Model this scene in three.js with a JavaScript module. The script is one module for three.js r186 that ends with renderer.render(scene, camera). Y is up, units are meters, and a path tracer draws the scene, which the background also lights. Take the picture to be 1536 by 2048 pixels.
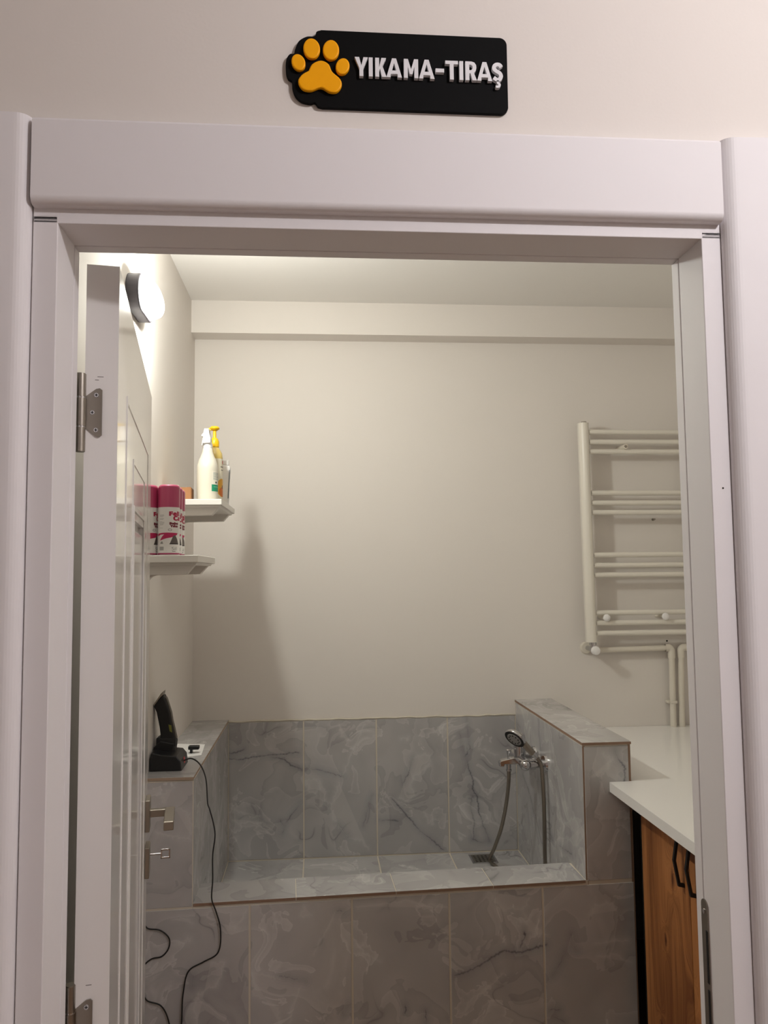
import * as THREE from 'three';
import { RoundedBoxGeometry } from 'three/addons/geometries/RoundedBoxGeometry.js';
import { mergeGeometries } from 'three/addons/utils/BufferGeometryUtils.js';
import { createNoise2D } from 'simplex-noise';
import { RectAreaLightUniformsLib } from 'three/addons/lights/RectAreaLightUniformsLib.js';

// ---------------------------------------------------------------- camera, exposure
const scene = new THREE.Scene();
scene.background = new THREE.Color(0x000000);
const camera = new THREE.PerspectiveCamera(65.24, 1536 / 2048, 0.05, 30);
camera.rotation.order = 'YXZ';
camera.position.set(0, 1.55, 1.0);
camera.rotation.set(0.0763, -0.0819, -0.011);
const renderer = new THREE.WebGLRenderer({ antialias: true });
renderer.toneMapping = THREE.LinearToneMapping;
renderer.toneMappingExposure = 1.0;
renderer.shadowMap.enabled = true;
RectAreaLightUniformsLib.init();
const ROOM_LAMP = 1.95, ROOM_FACE = 105, ROOM_LAMP_COLOR = 0xfdfff7;   // oval wall lamp: candela of the bulb, nits of its face
const HALL_LAMP = 4.0, HALL_FACE = 50, HALL_LAMP_COLOR = 0xfffbff;    // hall ceiling lamp, the same

// ---------------------------------------------------------------- helpers
const rng = (s) => () => { s = (s + 0x6d2b79f5) | 0; let t = Math.imul(s ^ (s >>> 15), 1 | s); t = (t + Math.imul(t ^ (t >>> 7), 61 | t)) ^ t; return ((t ^ (t >>> 14)) >>> 0) / 4294967296; };
const V3 = (x, y, z) => new THREE.Vector3(x, y, z);
const used = new Map();
function numbered(name) { const n = used.get(name) ?? 0; used.set(name, n + 1); return n ? name + '_' + String(n).padStart(3, '0') : name; }
function mesh(name, geo, mat, parent) {
  const m = new THREE.Mesh(geo, mat);
  m.name = parent ? name : numbered(name);
  m.castShadow = m.receiveShadow = true;
  (parent ?? scene).add(m);
  return m;
}
function thing(name, label, category, pos = [0, 0, 0], group) {
  const g = new THREE.Group(); g.name = numbered(name); g.position.set(...pos);
  g.userData = { label, category }; if (group) g.userData.group = group;
  scene.add(g); return g;
}
function setting(o, label) { o.userData.kind = 'structure'; o.userData.label = label; return o; }
// a box given by its limits, with uv in metres on every face
function bx(x0, x1, y0, y1, z0, z1) {
  const w = x1 - x0, h = y1 - y0, d = z1 - z0, g = new THREE.BoxGeometry(w, h, d), uv = g.attributes.uv;
  const s = [[d, h], [d, h], [w, d], [w, d], [w, h], [w, h]];
  for (let f = 0; f < 6; f++) for (let k = 0; k < 4; k++) uv.setXY(f * 4 + k, uv.getX(f * 4 + k) * s[f][0], uv.getY(f * 4 + k) * s[f][1]);
  return g.translate((x0 + x1) / 2, (y0 + y1) / 2, (z0 + z1) / 2);
}
function rb(x0, x1, y0, y1, z0, z1, r = 0.002, seg = 2) {
  return new RoundedBoxGeometry(x1 - x0, y1 - y0, z1 - z0, seg, r).translate((x0 + x1) / 2, (y0 + y1) / 2, (z0 + z1) / 2);
}
const merge = (list) => mergeGeometries(list.map((g) => (g.index ? g.toNonIndexed() : g)));
function cyl(a, b, r0, r1 = r0, seg = 24) {
  const A = V3(...a), B = V3(...b), d = B.clone().sub(A), g = new THREE.CylinderGeometry(r1, r0, d.length(), seg);
  g.applyQuaternion(new THREE.Quaternion().setFromUnitVectors(V3(0, 1, 0), d.normalize()));
  return g.translate((A.x + B.x) / 2, (A.y + B.y) / 2, (A.z + B.z) / 2);
}
function tube(pts, r, seg = 80, rs = 10) { return new THREE.TubeGeometry(new THREE.CatmullRomCurve3(pts.map((p) => V3(...p)), false, 'centripetal'), seg, r, rs); }
function lathe(pts, seg = 40) { return new THREE.LatheGeometry(pts.map(([x, y]) => new THREE.Vector2(x, y)), seg); }
// prism over a plan polygon of [x, z] points
function prism(pts, y0, y1) {
  const s = new THREE.Shape(pts.map(([x, z]) => new THREE.Vector2(x, -z)));
  return new THREE.ExtrudeGeometry(s, { depth: y1 - y0, bevelEnabled: false }).rotateX(-Math.PI / 2).translate(0, y0, 0);
}
// outline in x, y extruded along z from z0 to z1
function plate(pts, z0, z1, bevel = 0, holes = []) {
  const s = pts instanceof THREE.Shape ? pts : new THREE.Shape(pts.map(([x, y]) => new THREE.Vector2(x, y)));
  for (const h of holes) s.holes.push(new THREE.Path(h.map(([x, y]) => new THREE.Vector2(x, y))));
  const g = new THREE.ExtrudeGeometry(s, { depth: z1 - z0 - 2 * bevel, bevelEnabled: bevel > 0, bevelThickness: bevel, bevelSize: bevel, bevelOffset: -bevel, bevelSegments: 2, curveSegments: 24 });
  return g.translate(0, 0, z0 + bevel);
}
const std = (o) => new THREE.MeshStandardMaterial(o);
const phys = (o) => new THREE.MeshPhysicalMaterial(o);
function canvasTexture(w, h, draw) {
  const c = document.createElement('canvas'); c.width = w; c.height = h; draw(c.getContext('2d'), w, h);
  const t = new THREE.CanvasTexture(c); t.colorSpace = THREE.SRGBColorSpace; t.wrapS = t.wrapT = THREE.RepeatWrapping; return t;
}
const noises = Array.from({ length: 8 }, (_, i) => createNoise2D(rng(101 + i * 37)));
function fbm(n, x, y, oct) { let s = 0, a = 0.5, f = 1; for (let i = 0; i < oct; i++) { s += a * n(x * f, y * f); f *= 2.07; a *= 0.52; } return s; }
const smooth = (x, a, b) => { const t = Math.min(1, Math.max(0, (x - a) / (b - a))); return t * t * (3 - 2 * t); };

// ---------------------------------------------------------------- surface textures
function grainTexture(size, metres, seed, make) {
  const d = new Uint8Array(size * size * 4), n = createNoise2D(rng(seed));
  for (let y = 0; y < size; y++) for (let x = 0; x < size; x++) {
    const v = Math.max(0, Math.min(255, make(n, x / size, y / size))), o = (y * size + x) * 4;
    d[o] = d[o + 1] = d[o + 2] = v; d[o + 3] = 255;
  }
  const t = new THREE.DataTexture(d, size, size); t.magFilter = t.minFilter = THREE.LinearFilter; t.wrapS = t.wrapT = THREE.MirroredRepeatWrapping;
  t.repeat.set(1 / metres, 1 / metres); t.needsUpdate = true; return t;
}
const rollerBump = grainTexture(512, 0.5, 7, (n, x, y) => 128 + 60 * n(x * 60, y * 60) + 45 * n(x * 140, y * 140) + 30 * n(x * 9, y * 9));

// veined grey marble print: soft tone, flakes with a crisp pale rim, thin dark veins; the traced veins are drawn on top
function marble(w, h, ppm, seed, dark = [], light = []) {
  const W = Math.round(w * ppm), H = Math.round(h * ppm), base = [184, 181, 180];
  return canvasTexture(W, H, (ctx) => {
    const img = ctx.createImageData(W, H), d = img.data, o = seed * 17.3;
    for (let j = 0; j < H; j++) for (let i = 0; i < W; i++) {
      const x = i / ppm + o, y = (H - j) / ppm + o * 0.7;
      const wx = 0.10 * fbm(noises[0], x * 3, y * 3, 2), wy = 0.10 * fbm(noises[1], x * 3, y * 3, 2);
      let t = 17 * fbm(noises[2], x * 2.4 + wx, y * 2.0 + wy, 3) - 3;
      const X = x + wx, Y = y + wy;
      const a = fbm(noises[3], X * 2.0, Y * 1.8, 5) - 0.10; if (a > 0) t += 12 * Math.exp(-a / 0.14) + 2;
      const b = fbm(noises[4], X * 3.0 + 9, Y * 3.3, 5) - 0.30; if (b > 0) t += 21 * Math.exp(-b / 0.11);
      const c = fbm(noises[5], X * 2.0, Y * 1.9 + 5, 5) - 0.14; if (c > 0) t -= 14 * Math.exp(-c / 0.22);
      const m = smooth(fbm(noises[6], x * 2.1, y * 2.1, 2), 0.12, 0.45), v = Math.abs(fbm(noises[7], X * 1.5, Y * 1.3, 4));
      t -= m * (34 * Math.exp(-v / 0.007) + 13 * Math.exp(-v / 0.05));
      const k = (j * W + i) * 4;
      d[k] = base[0] + t; d[k + 1] = base[1] + t; d[k + 2] = base[2] + t * 0.96; d[k + 3] = 255;
    }
    ctx.putImageData(img, 0, 0);
    const R = rng(seed + 5);
    const path = (flat, jit) => {
      const p = []; for (let k = 0; k < flat.length; k += 2) p.push([flat[k] / 1000 * ppm, H - flat[k + 1] / 1000 * ppm]);
      const q = [p[0]];
      for (let k = 1; k < p.length; k++) { const n = 6; for (let s = 1; s <= n; s++) { const f = s / n, e = s === n ? 0.4 : 1; q.push([p[k - 1][0] + (p[k][0] - p[k - 1][0]) * f + (R() - 0.5) * jit * e, p[k - 1][1] + (p[k][1] - p[k - 1][1]) * f + (R() - 0.5) * jit * e]); } }
      return q;
    };
    const stroke = (q, color, width) => { ctx.strokeStyle = color; ctx.lineWidth = width; ctx.beginPath(); q.forEach(([x, y], k) => (k ? ctx.lineTo(x, y) : ctx.moveTo(x, y))); ctx.stroke(); };
    ctx.lineCap = ctx.lineJoin = 'round';
    const mm = ppm / 1000;
    for (const l of light) {
      const q = path(l, 10 * mm);
      ctx.fillStyle = 'rgba(216,213,208,0.24)'; ctx.beginPath(); q.forEach(([x, y], k) => (k ? ctx.lineTo(x, y) : ctx.moveTo(x, y))); ctx.fill();
      for (const [wd, al] of [[30, 0.05], [18, 0.07], [9, 0.12], [3, 0.14]]) stroke(q, `rgba(214,212,208,${al})`, wd * mm);
    }
    for (const l of dark) {
      const q = path(l, 4.5 * mm);
      for (const [wd, al] of [[44, 0.05], [28, 0.06], [16, 0.08]]) stroke(q, `rgba(112,112,118,${al})`, wd * mm);
      let k = 0.6; for (let i = 1; i < q.length; i++) { k = Math.min(1.2, Math.max(0.2, k + (R() - 0.5) * 0.5)); for (const [wd, al] of [[7, 0.11], [3.4, 0.17], [1.6, 0.24]]) stroke([q[i - 1], q[i]], `rgba(92,92,98,${al * k})`, wd * mm * k); }
    }
  });
}
const BACK_DARK =[[5,439,34,441,71,454],[6,419,55,414,120,422,219,431,294,435],[186,418,236,408,261,383,290,374,309,363],[244,157,277,200,306,235],[219,166,235,137,227,113],[314,369,368,364,435,345,472,332],[558,129,580,206,597,254],[454,145,483,104,500,87],[728,299,750,340,768,401],[677,239,702,210,731,176,756,147,793,100,852,57,889,22],[621,151,659,150,701,144],[999,557,1003,490,1010,431,990,399],[966,495,978,441,992,394,1006,340,1022,298,1017,265,1038,231,1041,174,1057,124,1085,49],[1017,240,1007,191,1023,125,1017,60],[1085,49,1047,46,1013,60]];
const BACK_LIGHT =[[10,411,79,417,137,423,290,439],[23,217,63,199,96,182,137,185],[19,177,64,143,113,145,149,160],[323,324,368,323,385,290,360,266,327,279,323,324],[460,308,443,259,426,211,434,162,467,120,500,79,550,73,578,35],[472,332,502,405,545,494,566,539],[461,546,469,496,503,479],[768,401,815,416,844,407,840,374,805,338,771,322,758,290,774,248,744,225,706,234],[718,481,748,472,748,484],[811,177,827,132,853,123,841,164],[859,506,893,522,912,513],[986,449,999,423,990,403],[1033,223,1041,182,1028,191],[1046,430,1080,425,1097,408,1132,399],[950,95,962,62,984,77],[377,322,401,277,397,236,380,213]];
const FRONT_DARK =[[159,381,154,347],[408,361,437,356,485,341],[579,538,600,536],[595,241,611,269],[783,227,784,250],[935,327,968,334,1014,350,1061,375,1092,390,1117,383,1153,381,1189,391,1226,398],[1143,396,1159,429,1157,439],[1305,425,1309,391,1322,375],[1241,303,1271,345,1285,373],[1233,205,1262,203],[1241,183,1276,166],[846,199,844,232],[1467,998,1480,967,1497,949,1497,924,1491,894]];
const FRONT_LIGHT =[[313,560,295,521,260,506,278,505],[97,542,126,546,155,529],[109,475,132,471,150,481,141,487],[208,412,246,415,243,381,229,348,203,344,174,329,160,313,163,273,172,246],[328,369,334,312,366,298,384,285,408,261,408,228],[325,375,366,367,408,352],[470,325,449,281,437,225],[480,562,471,527,504,531],[509,415,521,443,552,487,576,539],[642,415,709,381],[637,547,698,549,778,556,853,540,921,527],[1044,567,1064,542,1069,522,1099,506,1156,512,1178,540],[1083,468,1082,429,1097,409],[1156,495,1170,443,1190,430,1227,427],[1129,470,1144,454],[1370,479,1386,508,1445,512,1452,487],[966,218,982,250,1018,276,1049,293,1090,323],[1386,351,1445,357,1497,329],[1382,391,1436,397,1489,394],[72,869,66,889,60,897,91,912,103,931],[100,860,135,847,149,826,152,798,148,779],[41,796,81,778,120,772,148,765],[1383,920,1406,927,1443,947,1458,977],[1422,991,1449,981,1443,956]];
const RIGHT_DARK =[[126,340,209,307,267,265,284,233],[389,618,392,552,422,462,448,360,479,309,508,240,539,212],[622,220,685,227,760,239],[200,209,216,161]];
const RIGHT_LIGHT =[[614,310,677,311,740,339,800,370,840,351,824,321],[479,304,458,269,511,270],[719,270,820,281,907,359,923,393]];
// ---------------------------------------------------------------- materials
const paint = std({ color: 0xe6dfd8, roughness: 0.85, bumpMap: rollerBump, bumpScale: 0.00008 });
const ceilingPaint = std({ color: 0xefebe6, roughness: 0.9, bumpMap: rollerBump, bumpScale: 0.00008 });
const lacquer = phys({ color: 0xebe7e8, roughness: 0.62 });
const doorLacquer = phys({ color: 0xe9e6e3, roughness: 0.3, clearcoat: 0.8, clearcoatRoughness: 0.08 });
const sealGrey = std({ color: 0x8b8078, roughness: 0.8 });
const floorTile = std({ color: 0x97785c, roughness: 0.5 });
const grout = std({ color: 0xd3cabb, roughness: 0.9 });
const clay = std({ color: 0x8f7360, roughness: 0.95 });
const paleClay = std({ color: 0xa8937f, roughness: 0.95 });
const steel = std({ color: 0x9d978e, roughness: 0.3, metalness: 1 });
const satinNickel = std({ color: 0xa39b90, roughness: 0.38, metalness: 1 });
const chrome = std({ color: 0xc9c9cb, roughness: 0.1, metalness: 1 });
const hoseMetal = std({ color: 0x8d857b, roughness: 0.35, metalness: 0.9 });
const blackPlastic = std({ color: 0x0c0c0e, roughness: 0.42 });
const softBlack = std({ color: 0x070708, roughness: 0.6 });
const enamel = phys({ color: 0xe8e2d6, roughness: 0.25, clearcoat: 0.5, clearcoatRoughness: 0.1 });
const pipeWhite = std({ color: 0xe2dacc, roughness: 0.5 });
const knobWhite = std({ color: 0xf1eeec, roughness: 0.3 });
const quartz = phys({ color: 0xf3f0ec, roughness: 0.16 });
const shelfWhite = std({ color: 0xeae6df, roughness: 0.4 });

// ---------------------------------------------------------------- room and hall shell
const CEIL = 2.69, XL = -0.522, XR = 1.80, ZB = -2.40;
setting(mesh('floor', bx(-2.3, 1.9, -0.1, 0, ZB - 0.1, 3.3), floorTile), 'brown floor of the washing room and the hall');
setting(mesh('ceiling', bx(-2.3, 1.9, CEIL, CEIL + 0.1, ZB - 0.1, 3.3), ceilingPaint), 'white painted ceiling');
setting(mesh('wall_back', bx(XL - 0.1, XR + 0.1, 0, CEIL, ZB - 0.1, ZB), paint), 'cream painted back wall behind the tiled dog bath');
setting(mesh('wall_left', bx(XL - 0.1, XL, 0, CEIL, ZB, -0.1), paint), 'cream painted left wall with the shelves and oval lamp');
setting(mesh('wall_right', bx(XR, XR + 0.1, 0, CEIL, ZB, -0.1), paint), 'cream painted right wall behind the cabinet');
setting(mesh('wall_front', merge([bx(-2.3, -0.352, 0, CEIL, -0.1, 0), bx(0.536, 1.9, 0, CEIL, -0.1, 0), bx(-0.352, 0.536, 2.012, CEIL, -0.1, 0)]), paint), 'cream painted wall around the doorway, under the sign');
setting(mesh('wall_hall_left', bx(-2.3, -2.2, 0, CEIL, 0, 3.3), paint), 'cream painted left wall of the hall');
setting(mesh('wall_hall_right', bx(1.8, 1.9, 0, CEIL, 0, 3.3), paint), 'cream painted right wall of the hall');
setting(mesh('wall_hall_back', bx(-2.2, 1.8, 0, CEIL, 3.2, 3.3), paint), 'cream painted far wall of the hall');
setting(mesh('trim_1', bx(XL, XR, 2.553, CEIL, ZB, -2.30), paint), 'cream painted beam under the ceiling along the back wall');

// ---------------------------------------------------------------- door frame and casings
{
  const head = merge([rb(-0.352, 0.536, 1.989, 2.012, -0.064, 0.004, 0.0012), rb(-0.352, 0.536, 1.989, 2.012, -0.087, -0.0662, 0.0012), bx(-0.352, 0.536, 1.9915, 2.012, -0.07, -0.06)]);
  const frame = new THREE.Group(); frame.name = 'trim_2'; scene.add(frame); setting(frame, 'white lacquered door frame lining the doorway');
  mesh('frame_head', head, lacquer, frame);
  const jamb = (x0, x1, inner) => merge([rb(x0, x1, 0, 2.0, -0.064, 0.004, 0.0012), rb(x0, x1, 0, 1.989, -0.087, -0.0662, 0.0012), bx(inner < 0 ? x0 : x0 + 0.0025, inner < 0 ? x1 - 0.0025 : x1, 0, 1.989, -0.07, -0.06)]);
  mesh('frame_jamb', jamb(-0.352, -0.322, -1), lacquer, frame);
  mesh('frame_jamb', jamb(0.5095, 0.536, 1), lacquer, frame);
  const plateGeo = [];
  const s = new THREE.Shape(); s.moveTo(-0.0085, 0.9); s.lineTo(0.0085, 0.9); s.lineTo(0.0085, 1.105); s.absarc(0, 1.105, 0.0085, 0, Math.PI); s.lineTo(-0.0085, 0.9);
  const strike = mesh('strike_plate', new THREE.ExtrudeGeometry(s, { depth: 0.0015, bevelEnabled: false, curveSegments: 12 }).rotateY(-Math.PI / 2).translate(0.5094, 0, -0.0620), steel, frame);
  strike.userData.label = 'steel strike plate';
  mesh('latch_hole', rb(0.5070, 0.5078, 1.008, 1.075, -0.0585, -0.0535, 0.0003), softBlack, strike);
  mesh('latch_hole', rb(0.5070, 0.5078, 0.945, 1.0, -0.0585, -0.0535, 0.0003), softBlack, strike);
  mesh('screw', cyl([0.5078, 1.098, -0.062], [0.5068, 1.098, -0.062], 0.003), chrome, strike);
}
{ // side casings: rounded inner edge, almost flat face
  const prof = (s) => { const p = [[0, 0], [0, 0.006]]; for (let a = 0; a <= 8; a++) { const t = a / 8 * Math.PI / 2; p.push([0.018 - 0.018 * Math.cos(t), 0.006 + 0.016 * Math.sin(t)]); } p.push([0.06, 0.0232], [0.104, 0.0215], [0.109, 0.017], [0.11, 0], [0, 0]); return p.map(([x, z]) => [s * x, z]); };
  const side = (s, x) => { const pts = prof(s).map(([a, z]) => [x + a, z]); if (s > 0) pts.reverse(); return prism(pts, 0, 2.1215); };
  setting(mesh('trim_3', side(-1, -0.3535), lacquer), 'white door casing along the left side of the doorway');
  setting(mesh('trim_4', side(1, 0.5365), lacquer), 'white door casing along the right side of the doorway');
  const s = new THREE.Shape(); s.moveTo(0, 2.118); s.lineTo(-0.017, 2.118); s.lineTo(-0.0205, 2.114); s.lineTo(-0.0205, 2.018); s.absarc(-0.0105, 2.018, 0.010, Math.PI, Math.PI * 1.5); s.lineTo(0, 2.008);
  setting(mesh('trim_5', new THREE.ExtrudeGeometry(s, { depth: 0.884, bevelEnabled: false, curveSegments: 10 }).rotateY(Math.PI / 2).translate(-0.3505, 0, 0), lacquer), 'white header casing above the doorway');
}

// ---------------------------------------------------------------- open door leaf with hinges, lever and key
{
  const door = new THREE.Group(); door.name = 'door_1'; scene.add(door); setting(door, 'white moulded door leaf standing open against the left wall');
  door.position.set(-0.273, 0, -0.106); door.rotation.y = Math.PI / 2 + 0.15;   // local +x runs along the leaf into the room, local +z is the face turned to the room
  // after the turn: local x -> away from the camera, local -z ... the seen face is local z = 0
  const W = 0.84, top = 1.978, T = 0.043;
  const rect = (x0, x1, y0, y1) => [[x0, y0], [x1, y0], [x1, y1], [x0, y1]];
  mesh('leaf', merge([bx(0, W, 0.008, top, -T, -0.009), plate(rect(0, W, 0.008, top), -0.009, 0, 0, [rect(0.305, 0.58, 0.35, 1.648).reverse()])]), doorLacquer, door);
  const ring = (x0, x1, y0, y1, w, h, bev) => plate(rect(x0, x1, y0, y1), -0.001, h, bev, [rect(x0 + w, x1 - w, y0 + w, y1 - w).reverse()]);
  mesh('panel_moulding', ring(0.145, 0.715, 0.2, 1.828, 0.010, 0.0014, 0.001), doorLacquer, door);
  mesh('panel_moulding', ring(0.288, 0.597, 0.33, 1.750, 0.008, 0.0014, 0.001), doorLacquer, door);
  mesh('panel_moulding', ring(0.297, 0.588, 0.342, 1.672, 0.010, 0.003, 0.0022), doorLacquer, door);
  mesh('panel', plate(rect(0.317, 0.568, 0.362, 1.632), -0.009, -0.0012, 0.003), doorLacquer, door);
  // lever handle on a square rose
  const lever = mesh('lever_handle', merge([rb(0.764, 0.818, 0.981, 1.050, 0, 0.0095, 0.0015), rb(0.783, 0.799, 1.008, 1.024, 0.008, 0.048, 0.0015), rb(0.683, 0.799, 1.006, 1.025, 0.042, 0.063, 0.002)]), satinNickel, door);
  lever.userData.label = 'satin nickel lever handle on a square rose';
  const rose = mesh('key_rose', rb(0.764, 0.818, 0.881, 0.947, 0, 0.0095, 0.0015), satinNickel, door);
  const key = mesh('key', merge([cyl([0.79, 0.925, 0.008], [0.79, 0.925, 0.034], 0.0022), rb(0.7885, 0.7915, 0.914, 0.9175, 0.033, 0.054, 0.0008), rb(0.7885, 0.7915, 0.9315, 0.935, 0.033, 0.054, 0.0008), rb(0.7885, 0.7915, 0.914, 0.935, 0.033, 0.0365, 0.0008), rb(0.7885, 0.7915, 0.914, 0.935, 0.0505, 0.054, 0.0008)]), chrome, rose);
  key.userData.label = 'key with a square ring bow';
}
// hinges stand in the gap between jamb and leaf: children of the door leaf
{
  const door = scene.getObjectByName('door_1');
  door.updateMatrixWorld(true);
  const inv = door.matrixWorld.clone().invert();
  const hinge = (yc) => {
    const g = new THREE.Group(); g.name = 'hinge'; door.add(g); g.userData.label = 'nickel flag hinge';
    const w = (geo) => geo.applyMatrix4(inv);
    const leafPlate = [[0.0, -0.022], [0.004, -0.022], [0.012, -0.028], [0.018, -0.0325], [0.023, -0.0335], [0.026, -0.031], [0.026, 0.031], [0.023, 0.0335], [0.018, 0.0325], [0.012, 0.028], [0.004, 0.022], [0.0, 0.022]].map(([x, y]) => [x - 0.3185, y + yc]);
    mesh('hinge_plate', w(plate(leafPlate, -0.1015, -0.0995)), steel, g);
    const jambPlate = [[-0.334, -0.052], [-0.322, -0.046], [-0.322, 0.046], [-0.334, 0.054]].map(([x, y]) => [x, y + yc]);
    mesh('hinge_plate', w(plate(jambPlate, -0.1045, -0.1025)), steel, g);
    const k = [];
    for (const [a, b, r] of [[-0.054, -0.0535, 0.006], [-0.0535, -0.021, 0.0070], [-0.019, 0.019, 0.0074], [0.021, 0.0525, 0.0070], [0.0525, 0.0535, 0.006]]) k.push(cyl([-0.3205, yc + a, -0.0985], [-0.3205, yc + b, -0.0985], r));
    k.push(cyl([-0.3205, yc - 0.022, -0.0985], [-0.3205, yc + 0.022, -0.0985], 0.0056));
    mesh('knuckle', w(merge(k)), steel, g);
    mesh('bearing_ring', w(merge([-0.0201, 0.0201].map((c) => cyl([-0.3205, yc + c - 0.0016, -0.0985], [-0.3205, yc + c + 0.0016, -0.0985], 0.0068)))), chrome, g);
    for (const [x, y] of [[-0.3, 0.024], [-0.305, 0], [-0.3, -0.024]]) {
      const sc = mesh('screw', w(merge([cyl([x, yc + y, -0.0997], [x, yc + y, -0.0988], 0.0036, 0.003, 20)])), chrome, g);
      mesh('screw_slot', w(merge([bx(x - 0.0019, x + 0.0019, yc + y - 0.0005, yc + y + 0.0005, -0.0989, -0.0986), bx(x - 0.0005, x + 0.0005, yc + y - 0.0019, yc + y + 0.0019, -0.0989, -0.0986)])), softBlack, g);
      void sc;
    }
  };
  hinge(1.7715); hinge(0.975);
}

// ---------------------------------------------------------------- tiled dog bath
const zf = (x) => -1.47 - 0.04 * (x + 0.52);
{
  const bath = thing('dog_bath', 'raised dog washing bath clad in grey marble tiles against the back wall', 'bath');
  const YF = 0.388, YS = 0.587, YB = 0.945, YL = 0.953, YR = 1.008, e = 0.0015;
  const xl0 = XL, xl1 = -0.374, xr0 = 0.828, xr1 = 0.988;
  const fp = (a, b, back) => [[a, zf(a) - e], [b, zf(b) - e], [b, back], [a, back]];
  const sb = (x) => zf(x) - 0.152;
  const core = mesh('grouted_core', merge([
    prism(fp(xl0, xr1 - e, ZB), 0, YF - e), prism(fp(xl0, xl1 - e, ZB), 0.3, YL - e), prism(fp(xr0 + e, xr1 - e, ZB), 0.3, YR - e),
    prism([[xl1 - 0.01, zf(xl1) - e], [xr0 + 0.01, zf(xr0) - e], [xr0 + 0.01, sb(xr0) + e], [xl1 - 0.01, sb(xl1) + e]], 0.3, YS - e),
    bx(xl1 - 0.01, xr0 + 0.01, 0.3, YB - e, ZB, -2.391 - e)]), grout, bath);
  core.userData.label = 'pale grout and core';
  const texBack = { map: marble(1.24, 0.60, 800, 3, BACK_DARK, BACK_LIGHT), w: 1.24, h: 0.60 };
  const texFront = { map: marble(1.55, 1.05, 800, 11, FRONT_DARK, FRONT_LIGHT), w: 1.55, h: 1.05 };
  const texRight = { map: marble(1.0, 0.66, 800, 8, RIGHT_DARK, RIGHT_LIGHT), w: 1.0, h: 0.66 };
  const texAny = { map: marble(1.2, 1.2, 800, 21), w: 1.2, h: 1.2 };
  for (const t of [texBack, texFront, texRight, texAny]) t.mat = phys({ map: t.map, roughness: 0.22, clearcoat: 0.3, clearcoatRoughness: 0.1 });
  // one tile: lower left corner p of its face, face axes u and v, size a x b, uv start (U, V) in metres on the print
  const tile = (p, u, v, a, b, tex, U, V, edge = grout, g = 0.0031, th = 0.009) => {
    const n = u.clone().cross(v).normalize(), c = 0.0009, P = [], N = [], T = [];
    const at = (s, t, k) => p.clone().addScaledVector(u, s).addScaledVector(v, t).addScaledVector(n, k);
    const quad = (q) => { const [A, B, C, D] = q.map(([s, t, k]) => at(s, t, k)), nn = B.clone().sub(A).cross(D.clone().sub(A)).normalize();
      for (const i of [0, 1, 2, 0, 2, 3]) { const w = [A, B, C, D][i]; P.push(w.x, w.y, w.z); N.push(nn.x, nn.y, nn.z); T.push((U + q[i][0]) / tex.w, (V + q[i][1]) / tex.h); } };
    const s0 = g, s1 = a - g, t0 = g, t1 = b - g;
    quad([[s0 + c, t0 + c, 0], [s1 - c, t0 + c, 0], [s1 - c, t1 - c, 0], [s0 + c, t1 - c, 0]]);
    const inn = [[s0 + c, t0 + c], [s1 - c, t0 + c], [s1 - c, t1 - c], [s0 + c, t1 - c]], out = [[s0, t0], [s1, t0], [s1, t1], [s0, t1]];
    for (let i = 0; i < 4; i++) { const j = (i + 1) % 4; quad([[...out[i], -c], [...out[j], -c], [...inn[j], 0], [...inn[i], 0]]); }
    const f = P.length / 3;
    for (let i = 0; i < 4; i++) { const j = (i + 1) % 4; quad([[...out[i], -th], [...out[j], -th], [...out[j], -c], [...out[i], -c]]); }
    const geo = new THREE.BufferGeometry();
    geo.setAttribute('position', new THREE.Float32BufferAttribute(P, 3)); geo.setAttribute('normal', new THREE.Float32BufferAttribute(N, 3)); geo.setAttribute('uv', new THREE.Float32BufferAttribute(T, 2));
    geo.addGroup(0, f, 0); geo.addGroup(f, P.length / 3 - f, 1);
    return mesh('tile', geo, [tex.mat, edge], bath);
  };
  const X = V3(1, 0, 0), Y = V3(0, 1, 0), Z = V3(0, 0, 1), mZ = V3(0, 0, -1), mX = V3(-1, 0, 0), uf = V3(1, 0, -0.04).normalize(), R = rng(77);
  const cols = [xl1, -0.066, 0.236, 0.536, xr0];
  for (let i = 0; i < 4; i++) tile(V3(cols[i], YF, -2.391), X, Y, cols[i + 1] - cols[i], YB - YF, texBack, cols[i] + 0.38, YF - 0.38);
  const fx = [XL + 0.002, -0.209, 0.095, 0.393, 0.688, xr1 - 0.001];
  for (let i = 0; i < 5; i++) {
    tile(V3(fx[i], 0.002, zf(fx[i])), uf, Y, fx[i + 1] - fx[i], 0.572, texFront, fx[i] + 0.53, 0);
  }
  tile(V3(fx[0], 0.574, zf(fx[0])), uf, Y, xl1 - fx[0], 0.367, texFront, fx[0] + 0.53, 0.57);
  tile(V3(xr0 + 0.003, 0.580, zf(xr0)), uf, Y, 0.152, 0.417, texFront, xr0 + 0.533, 0.60);
  // rim of the front and the wall tops
  const sx = [xl1, -0.072, 0.230, 0.532, xr0], vs = V3(-0.04, 0, -1).normalize();
  for (let i = 0; i < 4; i++) tile(V3(sx[i], YS, zf(sx[i]) + 0.003), uf, vs, sx[i + 1] - sx[i], 0.157, texAny, 0.05 + i * 0.29, 0.1 + 0.22 * (i % 3), clay, 0.0012);
  for (const [z0, z1, U] of [[zf(xl0) + 0.002, -1.90, 0.1], [-1.90, -2.32, 0.5], [-2.32, ZB, 0.8]]) tile(V3(xl0, YL, z0), X, mZ, xl1 - xl0 + 0.001, z0 - z1, texAny, U, U * 0.7, paleClay, 0.0012);
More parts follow.
